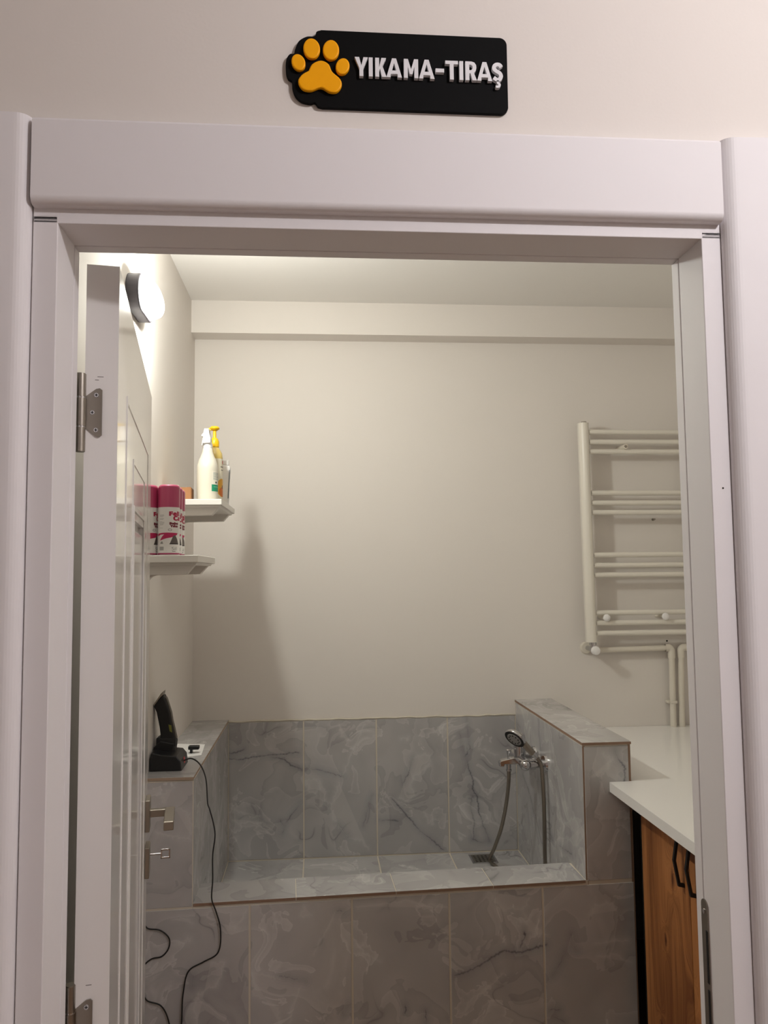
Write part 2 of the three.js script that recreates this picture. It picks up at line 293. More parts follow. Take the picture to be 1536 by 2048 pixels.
  for (const [z0, z1, U] of [[zf(xr0) + 0.002, -1.92, 0.3], [-1.92, ZB, 0.75]]) tile(V3(xr0 - 0.001, YR, z0), X, mZ, xr1 - xr0 + 0.002, z0 - z1, texAny, U, 0.4 + U, clay, 0.0012);
  // inner faces
  for (const [z0, z1] of [[-2.391, -2.19], [-2.19, -1.837], [-1.837, zf(xr0)]]) tile(V3(xr0, YF, z0), Z, Y, z1 - z0, YR - 0.010 - YF, texRight, z0 + 2.42, YF - 0.38, clay, 0.0014);
  for (const [z0, z1, U] of [[zf(xl1), -1.80, 0.2], [-1.80, -2.10, 0.55], [-2.10, -2.391, 0.9]]) tile(V3(xl1, YF, z0), mZ, Y, z0 - z1, YL - 0.010 - YF, texAny, U, 0.3, grout, 0.0014);
  for (let i = 0; i < 4; i++) for (const [z0, z1, k] of [[-1.64, -2.09, 0], [-2.09, -2.391, 1]]) tile(V3(cols[i], YF, z0), X, mZ, cols[i + 1] - cols[i], z0 - z1, texAny, 0.1 + R(), R(), grout);
  for (let i = 0; i < 4; i++) tile(V3(sx[i + 1], YF, sb(sx[i + 1])), mX, Y, sx[i + 1] - sx[i], YS - 0.01 - YF, texAny, R(), R(), grout);
  tile(V3(xr1, 0.0, zf(xr1)), mZ, Y, -ZB + zf(xr1), YR - 0.010, texAny, 0.2, 0.1, clay, 0.001);
  // ragged sealant bead over the back tiles
  const bead = []; const rr = rng(5); for (let i = 0; i <= 40; i++) bead.push([xl1 + (xr0 - xl1) * i / 40, YB + 0.001 + (rr() - 0.5) * 0.004, -2.3935 + (rr() - 0.5) * 0.002]);
  const bd = mesh('sealant_bead', tube(bead, 0.0045, 160, 6), grout, bath); bd.userData.label = 'ragged white sealant bead';
  // floor drain
  const drain = new THREE.Group(); drain.name = 'floor_drain'; bath.add(drain); drain.userData.label = 'square steel floor drain';
  drain.position.set(0.66, YF, -2.305);
  mesh('drain_frame', plate([[-0.052, -0.052], [0.052, -0.052], [0.052, 0.052], [-0.052, 0.052]], 0, 0.003, 0.0006, [[[-0.044, -0.044], [-0.044, 0.044], [0.044, 0.044], [0.044, -0.044]]]).rotateX(-Math.PI / 2), chrome, drain);
  const holes = []; for (let i = 0; i < 5; i++) for (let j = 0; j < 5; j++) { const cx = -0.032 + i * 0.016, cy = -0.032 + j * 0.016, q = []; for (let k = 0; k < 8; k++) q.push([cx + 0.0052 * Math.cos(-k * Math.PI / 4), cy + 0.0052 * Math.sin(-k * Math.PI / 4)]); holes.push(q); }
  mesh('drain_grate', plate([[-0.0435, -0.0435], [0.0435, -0.0435], [0.0435, 0.0435], [-0.0435, 0.0435]], 0.0006, 0.0022, 0, holes).rotateX(-Math.PI / 2), steel, drain);
  mesh('drain_well', bx(-0.0435, 0.0435, 0.0001, 0.0005, -0.0435, 0.0435), softBlack, drain);
}
// ---------------------------------------------------------------- sign above the door
{
  const sign = thing('door_sign', 'black wall sign with yellow paw and raised white letters above doorway', 'sign', [0, 0.0019, -0.0027]);
  const black = phys({ color: 0x060607, roughness: 0.7, specularIntensity: 0.25 }), yellow = phys({ color: 0xffae00, roughness: 0.5, specularIntensity: 0.4 }), white = std({ color: 0xe9e8ea, roughness: 0.45 });
  const left = [[59, 22545], [5, 22525], [-25, 22463], [-127, 22449], [-225, 22385], [-274, 22275], [-290, 22213], [-345, 22201], [-389, 22120], [-394, 21961], [-368, 21871], [-318, 21832], [-310, 21736], [-272, 21635], [-195, 21568], [-87, 21545], [-24, 21557], [15, 21510], [76, 21494]].map(([x, y]) => new THREE.Vector2(x / 1e4, y / 1e4));
  const s = new THREE.Shape(); s.moveTo(left[0].x, left[0].y); s.splineThru(left.slice(1));
  s.lineTo(0.242, 2.1494); s.absarc(0.242, 2.1594, 0.010, -Math.PI / 2, 0); s.lineTo(0.252, 2.2449); s.absarc(0.242, 2.2449, 0.010, 0, Math.PI / 2); s.lineTo(left[0].x, 2.2549);
  mesh('sign_board', plate(s, 0.0030, 0.0085, 0.0008), black, sign);
  const pad = (x, y, rx, ry, rot) => { const e = new THREE.Shape(); e.absellipse(x, y, rx, ry, 0, Math.PI * 2, false, rot); mesh('paw_pad', plate(e, 0.0085, 0.0145, 0.0016), yellow, sign); };
  pad(-0.006, 2.2253, 0.0108, 0.0138, 0.05); pad(0.0189, 2.2245, 0.0106, 0.0136, -0.05); pad(-0.0231, 2.2060, 0.0088, 0.0112, 0.3); pad(0.0338, 2.2030, 0.0088, 0.0112, -0.3);
  const mp = [[-101, 21950], [-52, 22044], [57, 22094], [155, 22053], [204, 21952], [307, 21853], [322, 21762], [261, 21679], [164, 21676], [55, 21728], [-76, 21682], [-184, 21704], [-235, 21800], [-190, 21890]].map(([x, y]) => new THREE.Vector2(x / 1e4, y / 1e4));
  const m = new THREE.Shape(); m.moveTo(mp[0].x, mp[0].y); m.splineThru([...mp.slice(1), mp[0]]); mesh('paw_pad', plate(m, 0.0085, 0.0145, 0.0016), yellow, sign);
  const h = 0.0258, st = 0.0051, y0 = 2.1908;
  const ribbon = (pts, w) => { const c = new THREE.CatmullRomCurve3(pts.map(([x, y]) => V3(x, y, 0))), A = [], B = []; for (let i = 0; i <= 36; i++) { const p = c.getPoint(i / 36), t = c.getTangent(i / 36); A.push([p.x - t.y * w / 2, p.y + t.x * w / 2]); B.push([p.x + t.y * w / 2, p.y - t.x * w / 2]); } return [...A, ...B.reverse()]; };
  const glyph = {
    Y: (w) => [[[0, h], [1.15 * st, h], [w / 2, h * 0.56], [w - 1.15 * st, h], [w, h], [w / 2 + st / 2, h * 0.42], [w / 2 + st / 2, 0], [w / 2 - st / 2, 0], [w / 2 - st / 2, h * 0.42]]],
    I: (w) => [[[0, 0], [w, 0], [w, h], [0, h]]],
    K: (w) => [[[0, 0], [st, 0], [st, 0.3 * h], [0.43 * w, 0.44 * h], [w - 1.2 * st, 0], [w, 0], [0.64 * w, 0.58 * h], [0.97 * w, h], [0.97 * w - 1.2 * st, h], [st, 0.5 * h], [st, h], [0, h]]],
    A: (w) => [[[0, 0], [0.37 * w, h], [0.63 * w, h], [w, 0], [w - 1.1 * st, 0], [0.72 * w, 0.18 * h], [0.28 * w, 0.18 * h], [1.1 * st, 0]], [[0.36 * w, 0.36 * h], [0.5 * w, 0.76 * h], [0.64 * w, 0.36 * h]]],
    M: (w) => [[[0, 0], [0, h], [1.05 * st, h], [w / 2, 0.46 * h], [w - 1.05 * st, h], [w, h], [w, 0], [w - st, 0], [w - st, 0.6 * h], [w / 2 + 0.35 * st, 0.2 * h], [w / 2 - 0.35 * st, 0.2 * h], [st, 0.6 * h], [st, 0]]],
    '-': (w) => [[[0, 0.36 * h], [w, 0.36 * h], [w, 0.56 * h], [0, 0.56 * h]]],
    T: (w) => [[[0, h], [w, h], [w, 0.82 * h], [w / 2 + st / 2, 0.82 * h], [w / 2 + st / 2, 0], [w / 2 - st / 2, 0], [w / 2 - st / 2, 0.82 * h], [0, 0.82 * h]]],
    R: (w) => [[[0, 0], [0, h], [0.55 * w, h], [0.8 * w, 0.95 * h], [0.95 * w, 0.82 * h], [0.97 * w, 0.66 * h], [0.9 * w, 0.5 * h], [0.74 * w, 0.41 * h], [w, 0], [w - 1.15 * st, 0], [0.45 * w, 0.37 * h], [st, 0.37 * h], [st, 0]], [[st, 0.54 * h], [st, 0.83 * h], [0.5 * w, 0.83 * h], [0.63 * w, 0.76 * h], [0.63 * w, 0.62 * h], [0.5 * w, 0.54 * h]]],
    S: (w) => [ribbon([[0.86 * w, 0.76 * h], [0.7 * w, 0.88 * h], [0.45 * w, 0.9 * h], [0.2 * w, 0.8 * h], [0.2 * w, 0.64 * h], [0.45 * w, 0.53 * h], [0.72 * w, 0.43 * h], [0.82 * w, 0.27 * h], [0.68 * w, 0.12 * h], [0.42 * w, 0.09 * h], [0.13 * w, 0.2 * h]], st)],
  };
  for (const [ch, x0, x1] of [['Y', 495, 667], ['I', 678, 729], ['K', 762, 908], ['A', 906, 1110], ['M', 1136, 1324], ['A', 1333, 1538], ['-', 1553, 1665], ['T', 1682, 1850], ['I', 1868, 1919], ['R', 1948, 2098], ['A', 2102, 2302], ['S', 2304, 2446]]) {
    const [o, hole] = glyph[ch]((x1 - x0) / 1e4), geos = [plate(o, 0.0085, 0.0135, 0, hole ? [hole] : [])];
    if (ch === 'S') { const w = (x1 - x0) / 1e4; geos.push(plate(ribbon([[0.5 * w, 0.05 * h], [0.52 * w, -0.08 * h], [0.66 * w, -0.16 * h], [0.6 * w, -0.27 * h], [0.3 * w, -0.28 * h]], st * 0.62), 0.0085, 0.0135)); }
    mesh('letter', merge(geos).translate(x0 / 1e4, y0 + (x0 - 495) * 1e-7, 0), white, sign);
  }
}

// ---------------------------------------------------------------- oval wall lamp
function ovalLamp(lamp, a, b, candela, nits, color, size, baseMat, glow) {   // local: wall plane z = 0, light towards +z
  const ov = (sx, sy) => { const s = new THREE.Shape(); s.absellipse(0, 0, sx, sy, 0, Math.PI * 2); return s; };
  const st = (rx, ry) => { const s = new THREE.Shape(), r = ry; s.moveTo(-rx + r, -ry); s.lineTo(rx - r, -ry); s.absarc(rx - r, 0, r, -Math.PI / 2, Math.PI / 2); s.lineTo(-rx + r, ry); s.absarc(-rx + r, 0, r, Math.PI / 2, Math.PI * 1.5); return s; };
  void ov;
  mesh('lamp_base', plate(st(a, b), 0, 0.036, 0.004), baseMat, lamp);
  const dome = new THREE.SphereGeometry(1, 48, 24, 0, Math.PI * 2, 0, Math.PI / 2).rotateX(Math.PI / 2);
  const p = dome.attributes.position;
  for (let i = 0; i < p.count; i++) { // stadium footprint, flattened crown
    const x = p.getX(i), y = p.getY(i), z = p.getZ(i), k = Math.pow(Math.max(0, z), 0.75), r = Math.hypot(x, y) || 1e-6, q = Math.pow(r, 0.75) / r;
    p.setXYZ(i, (x * q) * (b - 0.006) + Math.sign(x) * (a - b) * Math.min(1, Math.abs(x * q) * 1.6), y * q * (b - 0.006), 0.035 + k * 0.042);
  }
  dome.computeVertexNormals();
  const d = mesh('lamp_diffuser', dome, std({ color: 0xf4f2ec, roughness: 0.5, emissive: color, emissiveIntensity: glow }), lamp);
  d.castShadow = false;
  const l = new THREE.PointLight(color, candela, 0, 2); l.position.set(0, 0, 0.055); l.castShadow = true; l.shadow.radius = size; l.shadow.mapSize.set(1024, 1024); l.shadow.bias = -0.002; l.name = 'lamp_light'; lamp.add(l);
  const f = new THREE.RectAreaLight(color, nits, a * 1.6, b * 1.6); f.position.set(0, 0, 0.079); f.rotation.y = Math.PI; f.name = 'lamp_face_light'; lamp.add(f);
}
const lampGrey = std({ color: 0x4b474d, roughness: 0.55 });
{
  const lamp = thing('wall_lamp', 'lit oval bulkhead lamp with dark grey base on left wall', 'lamp', [XL, 2.338, -1.275]);
  lamp.rotation.y = Math.PI / 2;
  ovalLamp(lamp, 0.103, 0.052, ROOM_LAMP, ROOM_FACE, ROOM_LAMP_COLOR, 2.5, lampGrey, 2.5);
}
{
  const lamp = thing('ceiling_lamp', 'lit oval lamp on the hall ceiling in front of the doorway', 'lamp', [0.92, CEIL, 1.05]);
  lamp.rotation.x = Math.PI / 2;
  ovalLamp(lamp, 0.13, 0.07, HALL_LAMP, HALL_FACE, HALL_LAMP_COLOR, 4, lampGrey, 2.5);
}

// ---------------------------------------------------------------- shelves
function shelf(label, y, z0, z1) {      // top at y, from z0 (near) to z1 (far)
  const g = thing('wall_shelf', label, 'shelf', [XL, y, (z0 + z1) / 2], 'white shelves on the left wall');
  const L = (z0 - z1) / 2;
  mesh('board', rb(0, 0.206, -0.019, 0, -L, L, 0.0015), shelfWhite, g);
  mesh('rail', plate([[0, -0.018], [0.2, -0.018], [0.196, -0.026], [0, -0.026]], -L + 0.02, L - 0.02), shelfWhite, g);
  const s = new THREE.Shape(); s.moveTo(0, -0.025); s.lineTo(0.192, -0.025); s.lineTo(0.17, -0.05); s.lineTo(0.045, -0.052); s.quadraticCurveTo(0.014, -0.054, 0.012, -0.088); s.lineTo(0.012, -0.2); s.lineTo(0, -0.2); s.lineTo(0, -0.025);
  for (const z of [L - 0.07, -L + 0.03]) mesh('bracket', plate(s.clone(), z, z + 0.03, 0.001), shelfWhite, g);
  return g;
}
shelf('upper white shelf holding the bottles and the cardboard box', 1.798, -1.64, -2.05);
shelf('lower white shelf holding the pink-capped spray cans', 1.603, -1.137, -1.484);

// ---------------------------------------------------------------- pink-capped spray cans
{
  const label = canvasTexture(1024, 1024, (c, w, h) => {
    c.fillStyle = '#dedad6'; c.fillRect(0, 0, w, h);
    for (const off of [0]) {
      c.save(); c.translate(off, 0);
      c.fillStyle = '#7d7a78'; for (const [x, y, l] of [[395, 165, 75], [385, 185, 90], [398, 205, 60], [385, 245, 85], [390, 262, 70], [380, 305, 60], [385, 325, 92], [385, 342, 92], [388, 362, 80], [395, 380, 62], [392, 445, 60]]) c.fillRect(x, y, l, 6);
      c.fillStyle = c.strokeStyle = '#a60d3c'; c.lineWidth = 12; c.font = 'bold 118px sans-serif'; c.fillText('Feli', 545, 185); c.strokeText('Feli', 545, 185); c.font = 'bold 130px sans-serif'; c.fillText('Ca', 612, 285); c.strokeText('Ca', 612, 285);
      c.fillStyle = c.strokeStyle = '#6d0826'; c.lineWidth = 9; c.font = 'bold 62px sans-serif'; for (const [t, x, y] of [['Bebe', 555, 375], ['Yıka', 572, 432]]) { c.fillText(t, x, y); c.strokeText(t, x, y); }
      c.strokeStyle = '#6f6c6a'; c.lineWidth = 7; c.beginPath(); c.arc(566, 490, 26, 0, 7); c.stroke(); c.fillStyle = '#8b8886'; c.fillRect(548, 486, 36, 8);
      c.fillStyle = '#b01550'; c.beginPath(); c.moveTo(330, 580); c.bezierCurveTo(400, 545, 560, 545, 700, 560); c.bezierCurveTo(680, 640, 560, 660, 520, 670); c.bezierCurveTo(460, 690, 420, 720, 400, 715); c.bezierCurveTo(430, 650, 450, 610, 480, 590); c.bezierCurveTo(430, 585, 380, 600, 350, 630); c.fill();
      c.fillStyle = '#5d5350'; c.beginPath(); c.moveTo(560, 800); c.lineTo(590, 700); c.lineTo(615, 620); c.lineTo(650, 600); c.lineTo(690, 690); c.lineTo(720, 800); c.fill();
      c.fillStyle = '#2d2a29'; c.fillRect(560, 782, 150, 20);
      c.fillStyle = '#8f8b88'; c.beginPath(); c.moveTo(405, 790); c.lineTo(420, 740); c.lineTo(450, 740); c.lineTo(462, 790); c.fill();
      for (let i = 0; i < 14; i++) { c.fillStyle = i % 3 ? '#4a4745' : '#a8a4a1'; c.fillRect(388 + i * 6, 850, 4, 80); }
      c.fillStyle = '#5a5754'; c.font = '90px sans-serif'; c.fillText('Sil', 590, 925); c.fillRect(600, 945, 60, 12);
      c.restore();
    }
    c.fillStyle = '#a83a64'; c.fillRect(0, 985, w, 39);
  });
  const body = std({ map: label, roughness: 0.35 }), cap = phys({ color: 0xb03a62, roughness: 0.35, clearcoat: 0.3 }), rim = std({ color: 0xb9b4ae, roughness: 0.3, metalness: 0.8 });
  const R = 0.0283;
  const make = (lab, x, z, turn) => {
    const g = thing('spray_can', lab, 'spray can', [x, 1.603, z], 'pink-capped spray cans on the lower shelf');
    g.rotation.y = turn;
    mesh('can_body', new THREE.CylinderGeometry(R, R, 0.127, 48, 1, true).rotateY(Math.PI).translate(0, 0.0655, 0), body, g);
    mesh('rim', lathe([[0.001, 0], [R - 0.001, 0], [R + 0.0004, 0.0015], [R, 0.003]], 40), rim, g);
    mesh('cap', lathe([[R - 0.0005, 0.128], [R + 0.0003, 0.130], [R + 0.0003, 0.182], [R - 0.001, 0.187], [R - 0.005, 0.190], [0.0005, 0.191]], 48), cap, g);
  };
  make('nearest pink-capped spray can on the lower shelf, barcode turned to the door', -0.4015, -1.19, -0.05);
  make('pink-capped spray can half hidden behind the open door edge', -0.4605, -1.196, 0.6);
  make('second pink-capped spray can from the front, right row of lower shelf', -0.4050, -1.252, 0.1);
  make('third pink-capped spray can from the front, right row of lower shelf', -0.4085, -1.316, 0.3);
}

// ---------------------------------------------------------------- bottles and box on the upper shelf
{
  const milky = phys({ color: 0xdcd6c6, roughness: 0.35, clearcoat: 0.2 }), white = std({ color: 0xe6e4e2, roughness: 0.4 }), yellow = std({ color: 0xf0bd10, roughness: 0.35 });
  const arcLabel = (r, y0, y1, a0, a1, mat, parent) => mesh('label', new THREE.CylinderGeometry(r, r, y1 - y0, 20, 1, true, a0, a1 - a0).translate(0, (y0 + y1) / 2, 0), mat, parent);
  const sp = thing('spray_bottle', 'milky white trigger spray bottle with green label on upper shelf', 'bottle', [-0.377, 1.798, -1.75]);
  mesh('bottle_body', lathe([[0.001, 0], [0.032, 0], [0.035, 0.004], [0.0352, 0.024], [0.0345, 0.027], [0.0352, 0.030], [0.0352, 0.105], [0.0346, 0.108], [0.0352, 0.112], [0.034, 0.125], [0.029, 0.142], [0.022, 0.158], [0.0175, 0.172], [0.0155, 0.186], [0.0001, 0.187]], 48), milky, sp);
  const head = new THREE.Group(); head.name = 'trigger_head'; sp.add(head);
  mesh('collar', lathe([[0.0155, 0.183], [0.0165, 0.186], [0.0165, 0.198], [0.013, 0.206], [0.0001, 0.207]], 32), white, head);
  mesh('nozzle', plate([[-0.016, 0.198], [0.012, 0.2], [0.013, 0.215], [0.008, 0.233], [0.006, 0.249], [-0.009, 0.249], [-0.012, 0.234], [-0.019, 0.226], [-0.018, 0.222], [-0.013, 0.221]], -0.018, 0.022, 0.002), white, head);
  mesh('trigger', plate([[-0.013, 0.222], [-0.008, 0.222], [-0.010, 0.205], [-0.016, 0.19], [-0.018, 0.192]], 0.012, 0.02, 0.0008), white, head);
  const lb = canvasTexture(256, 512, (c, w, h) => { c.fillStyle = '#e3ddcf'; c.fillRect(0, 0, w, h); c.fillStyle = '#6d8583'; for (let i = 0; i < 7; i++) c.fillRect(30, 40 + i * 28, 190 - (i % 3) * 30, 9); c.fillStyle = '#3c4442'; c.fillRect(80, 265, 40, 45); c.fillStyle = '#1f9069'; c.fillRect(0, 340, w, 172); c.fillStyle = '#7cc0a8'; c.fillRect(40, 390, 150, 14); });
  arcLabel(0.0355, 0.034, 0.103, 0.55, 1.9, std({ map: lb, roughness: 0.5 }), sp);

  const pb = thing('pump_bottle', 'pump bottle with yellow dispenser head behind the spray bottle', 'bottle', [-0.366, 1.798, -1.848]);
  const amber = phys({ color: 0xd8bd6c, roughness: 0.3, clearcoat: 0.3 }), lbl2 = canvasTexture(256, 512, (c, w, h) => { c.fillStyle = '#e6dfca'; c.fillRect(0, 0, w, h); c.fillStyle = '#8b8377'; c.fillRect(120, 90, 80, 16); c.fillRect(130, 130, 60, 12); c.fillStyle = '#e0a63a'; c.beginPath(); c.ellipse(150, 350, 90, 110, 0, 0, 7); c.fill(); c.fillStyle = '#d2722c'; c.beginPath(); c.ellipse(165, 400, 70, 60, 0, 0, 7); c.fill(); c.fillStyle = '#4b3a20'; c.fillRect(150, 320, 22, 40); c.fillStyle = '#c23b32'; c.beginPath(); c.arc(180, 40, 26, 0, 7); c.fill(); });
  mesh('bottle_body', lathe([[0.001, 0], [0.027, 0], [0.029, 0.004], [0.029, 0.165], [0.027, 0.18], [0.018, 0.196], [0.0135, 0.204], [0.0001, 0.205]], 40), amber, pb);
  arcLabel(0.0293, 0.01, 0.16, -0.2, 2.2, std({ map: lbl2, roughness: 0.45 }), pb);
  const ph = new THREE.Group(); ph.name = 'pump_head'; pb.add(ph);
  mesh('pump_collar', lathe([[0.0150, 0.203], [0.0162, 0.205], [0.0162, 0.222], [0.012, 0.233], [0.0062, 0.238], [0.0055, 0.262], [0.0001, 0.263]], 32), yellow, ph);
  mesh('pump_spout', merge([lathe([[0.0001, 0.262], [0.008, 0.262], [0.0165, 0.268], [0.017, 0.272], [0.0135, 0.277], [0.0001, 0.279]], 32), plate([[-0.028, 0.262], [-0.024, 0.2605], [-0.008, 0.264], [0, 0.264], [0, 0.277], [-0.012, 0.276], [-0.028, 0.267]], -0.005, 0.005, 0.0015)]), yellow, ph);

  const tb = thing('flat_bottle', 'small white flat bottle with dark side stripe at far shelf edge', 'bottle', [-0.3395, 1.798, -1.955]);
  const fl = new THREE.Shape(); fl.moveTo(-0.016, 0); fl.lineTo(0.011, 0); fl.lineTo(0.018, 0.14); fl.quadraticCurveTo(0.017, 0.15, 0.01, 0.152); fl.lineTo(-0.012, 0.152); fl.quadraticCurveTo(-0.018, 0.148, -0.018, 0.14); fl.lineTo(-0.016, 0);
  mesh('bottle_body', plate(fl, -0.013, 0.013, 0.004), white, tb);
  mesh('bottle_cap', rb(-0.012, 0.012, 0.152, 0.172, -0.009, 0.009, 0.003), white, tb);
  mesh('side_stripe', plate([[0.0095, 0.03], [0.0125, 0.03], [0.0172, 0.135], [0.0145, 0.135]], 0.0125, 0.0136), std({ color: 0x4a5660, roughness: 0.5 }), tb);

  const box = thing('cardboard_box', 'small brown cardboard box lying on upper shelf beside spray bottle', 'box', [-0.462, 1.798, -1.745]);
  const card = std({ color: 0xa9774f, roughness: 0.85 }), card2 = std({ color: 0x8d6140, roughness: 0.85 });
  box.rotation.y = 0.06;
  mesh('carton', rb(-0.052, 0.034, 0, 0.047, -0.045, 0.03, 0.001), card, box);
  mesh('flap', plate([[0.0342, 0.002], [0.0358, 0.002], [0.0358, 0.045], [0.0342, 0.045]], -0.043, 0.02), card2, box);
  mesh('flap', rb(0.020, 0.033, 0.0468, 0.0480, -0.043, 0.029, 0.0003), card2, box);
}

// ---------------------------------------------------------------- towel radiator and its pipes
{
  const rad = thing('towel_radiator', 'white ladder towel radiator on the back wall, half behind door frame', 'radiator', [1.15, 1.25, ZB]);
  const post = (x) => { const s = new THREE.Shape(); s.moveTo(x - 0.0225, 0.05); s.lineTo(x + 0.0225, 0.05); s.lineTo(x + 0.0225, 0.066); s.quadraticCurveTo(x + 0.019, 0.088, x, 0.09); s.quadraticCurveTo(x - 0.019, 0.088, x - 0.0225, 0.066); s.lineTo(x - 0.0225, 0.05);
    return new THREE.ExtrudeGeometry(s, { depth: 0.936, bevelEnabled: false, curveSegments: 10 }).rotateX(-Math.PI / 2).scale(1, 1, -1).translate(0, 0, 0); };
  const fix = (g) => { // scale(-z) flips the winding: turn triangles back
    const n = g.index ? g.toNonIndexed() : g, p = n.attributes.position, q = n.attributes.normal, u = n.attributes.uv;
    for (let i = 0; i < p.count; i += 3) for (const a of [p, q, u]) { const k = a.itemSize; for (let c = 0; c < k; c++) { const t = a.array[(i + 1) * k + c]; a.array[(i + 1) * k + c] = a.array[(i + 2) * k + c]; a.array[(i + 2) * k + c] = t; } }
    return n; };
  mesh('upright', fix(post(0)), enamel, rad).rotation.z = 0.009; mesh('upright', fix(post(0.49)), enamel, rad).rotation.z = 0.009;
  for (const y of [2.147, 2.104, 2.062, 1.883, 1.84, 1.799, 1.617, 1.573, 1.532, 1.372, 1.329, 1.286]) mesh('rung', cyl([0.016 - (y - 1.7) * 0.009, y - 1.25, 0.068], [0.475, y - 1.25, 0.068], 0.0112), enamel, rad);
  const cap = mesh('end_cap', merge([cyl([-0.008, 0.935, 0.07], [-0.008, 0.942, 0.07], 0.012, 0.011)]), satinNickel, rad); void cap;
  for (const [x, y] of [[1.209, 1.352], [1.465, 1.354]]) {
    const k = mesh('wall_fixing', merge([cyl([x - 1.15, y - 1.25, 0], [x - 1.15, y - 1.25, 0.088], 0.0085)]), pipeWhite, rad);
    mesh('fixing_knob', new THREE.SphereGeometry(0.0155, 24, 16).scale(1, 1, 0.6).translate(x - 1.15, y - 1.25, 0.09), knobWhite, k);
  }
  const f = mesh('wall_fixing', merge([cyl([0.168, 0.832, 0], [0.168, 0.832, 0.088], 0.011)]), pipeWhite, rad);
  mesh('fixing_screw', merge([cyl([0.168, 0.832, 0.088], [0.168, 0.832, 0.0905], 0.0065, 0.0055)]), steel, f);
  const hk = mesh('wall_hook', merge([cyl([0.314, 0.522, 0], [0.314, 0.522, 0.02], 0.006, 0.004)]), steel, rad); void hk;
  const valve = mesh('valve', merge([cyl([0.002, 0.002, 0.07], [0.002, -0.012, 0.07], 0.015, 0.015, 6), cyl([0.002, -0.01, 0.07], [0.002, -0.03, 0.07], 0.011), cyl([0, -0.03, 0.0], [0, -0.03, 0.075], 0.011)]), chrome, rad);
  mesh('valve_knob', lathe([[0.0001, 0], [0.014, 0], [0.0185, 0.01], [0.0185, 0.024], [0.015, 0.03], [0.0001, 0.031]], 28).rotateX(Math.PI / 2).translate(0.006, -0.034, 0.075), knobWhite, valve);
  mesh('wall_rose', cyl([-0.005, -0.03, 0], [-0.005, -0.03, 0.012], 0.026, 0.022), pipeWhite, valve);

  const pipe = (label, pts) => thing('heating_pipe', label, 'pipe', pts);
  const a = pipe('white heating pipe from radiator valve, bending down to the counter', [1.20, 0.882, -2.37]);
  mesh('pipe_run', cyl([-0.02, 0.330, 0], [0.30, 0.334, 0], 0.0115), pipeWhite, a);
  mesh('elbow', merge([tube([[0.285, 0.334, 0], [0.302, 0.334, 0], [0.311, 0.325, 0], [0.312, 0.306, 0]], 0.0155, 24, 14), cyl([0.312, 0.309, 0], [0.312, 0.290, 0], 0.0155)]), pipeWhite, a);
  mesh('pipe_drop', cyl([0.312, 0.3, 0], [0.309, 0, 0], 0.0125), pipeWhite, a);
  mesh('pipe_clip', merge([rb(0.288, 0.3, 0.098, 0.110, -0.028, 0.004, 0.002), rb(0.296, 0.326, 0.098, 0.110, -0.028, 0.0135, 0.003)]), pipeWhite, a);
  const b = pipe('white heating pipe beside the door frame, rising from the counter', [1.548, 0.882, -2.37]);
  mesh('pipe_drop', cyl([-0.001, 0, 0], [0.006, 0.31, 0], 0.0125), pipeWhite, b);
  mesh('elbow', merge([cyl([0.006, 0.292, 0], [0.006, 0.312, 0], 0.0155), tube([[0.006, 0.308, 0], [0.007, 0.325, 0], [0.016, 0.334, 0], [0.036, 0.335, 0]], 0.0155, 24, 14)]), pipeWhite, b);
  mesh('pipe_run', cyl([0.03, 0.335, 0], [0.11, 0.335, 0], 0.0115), pipeWhite, b);
}

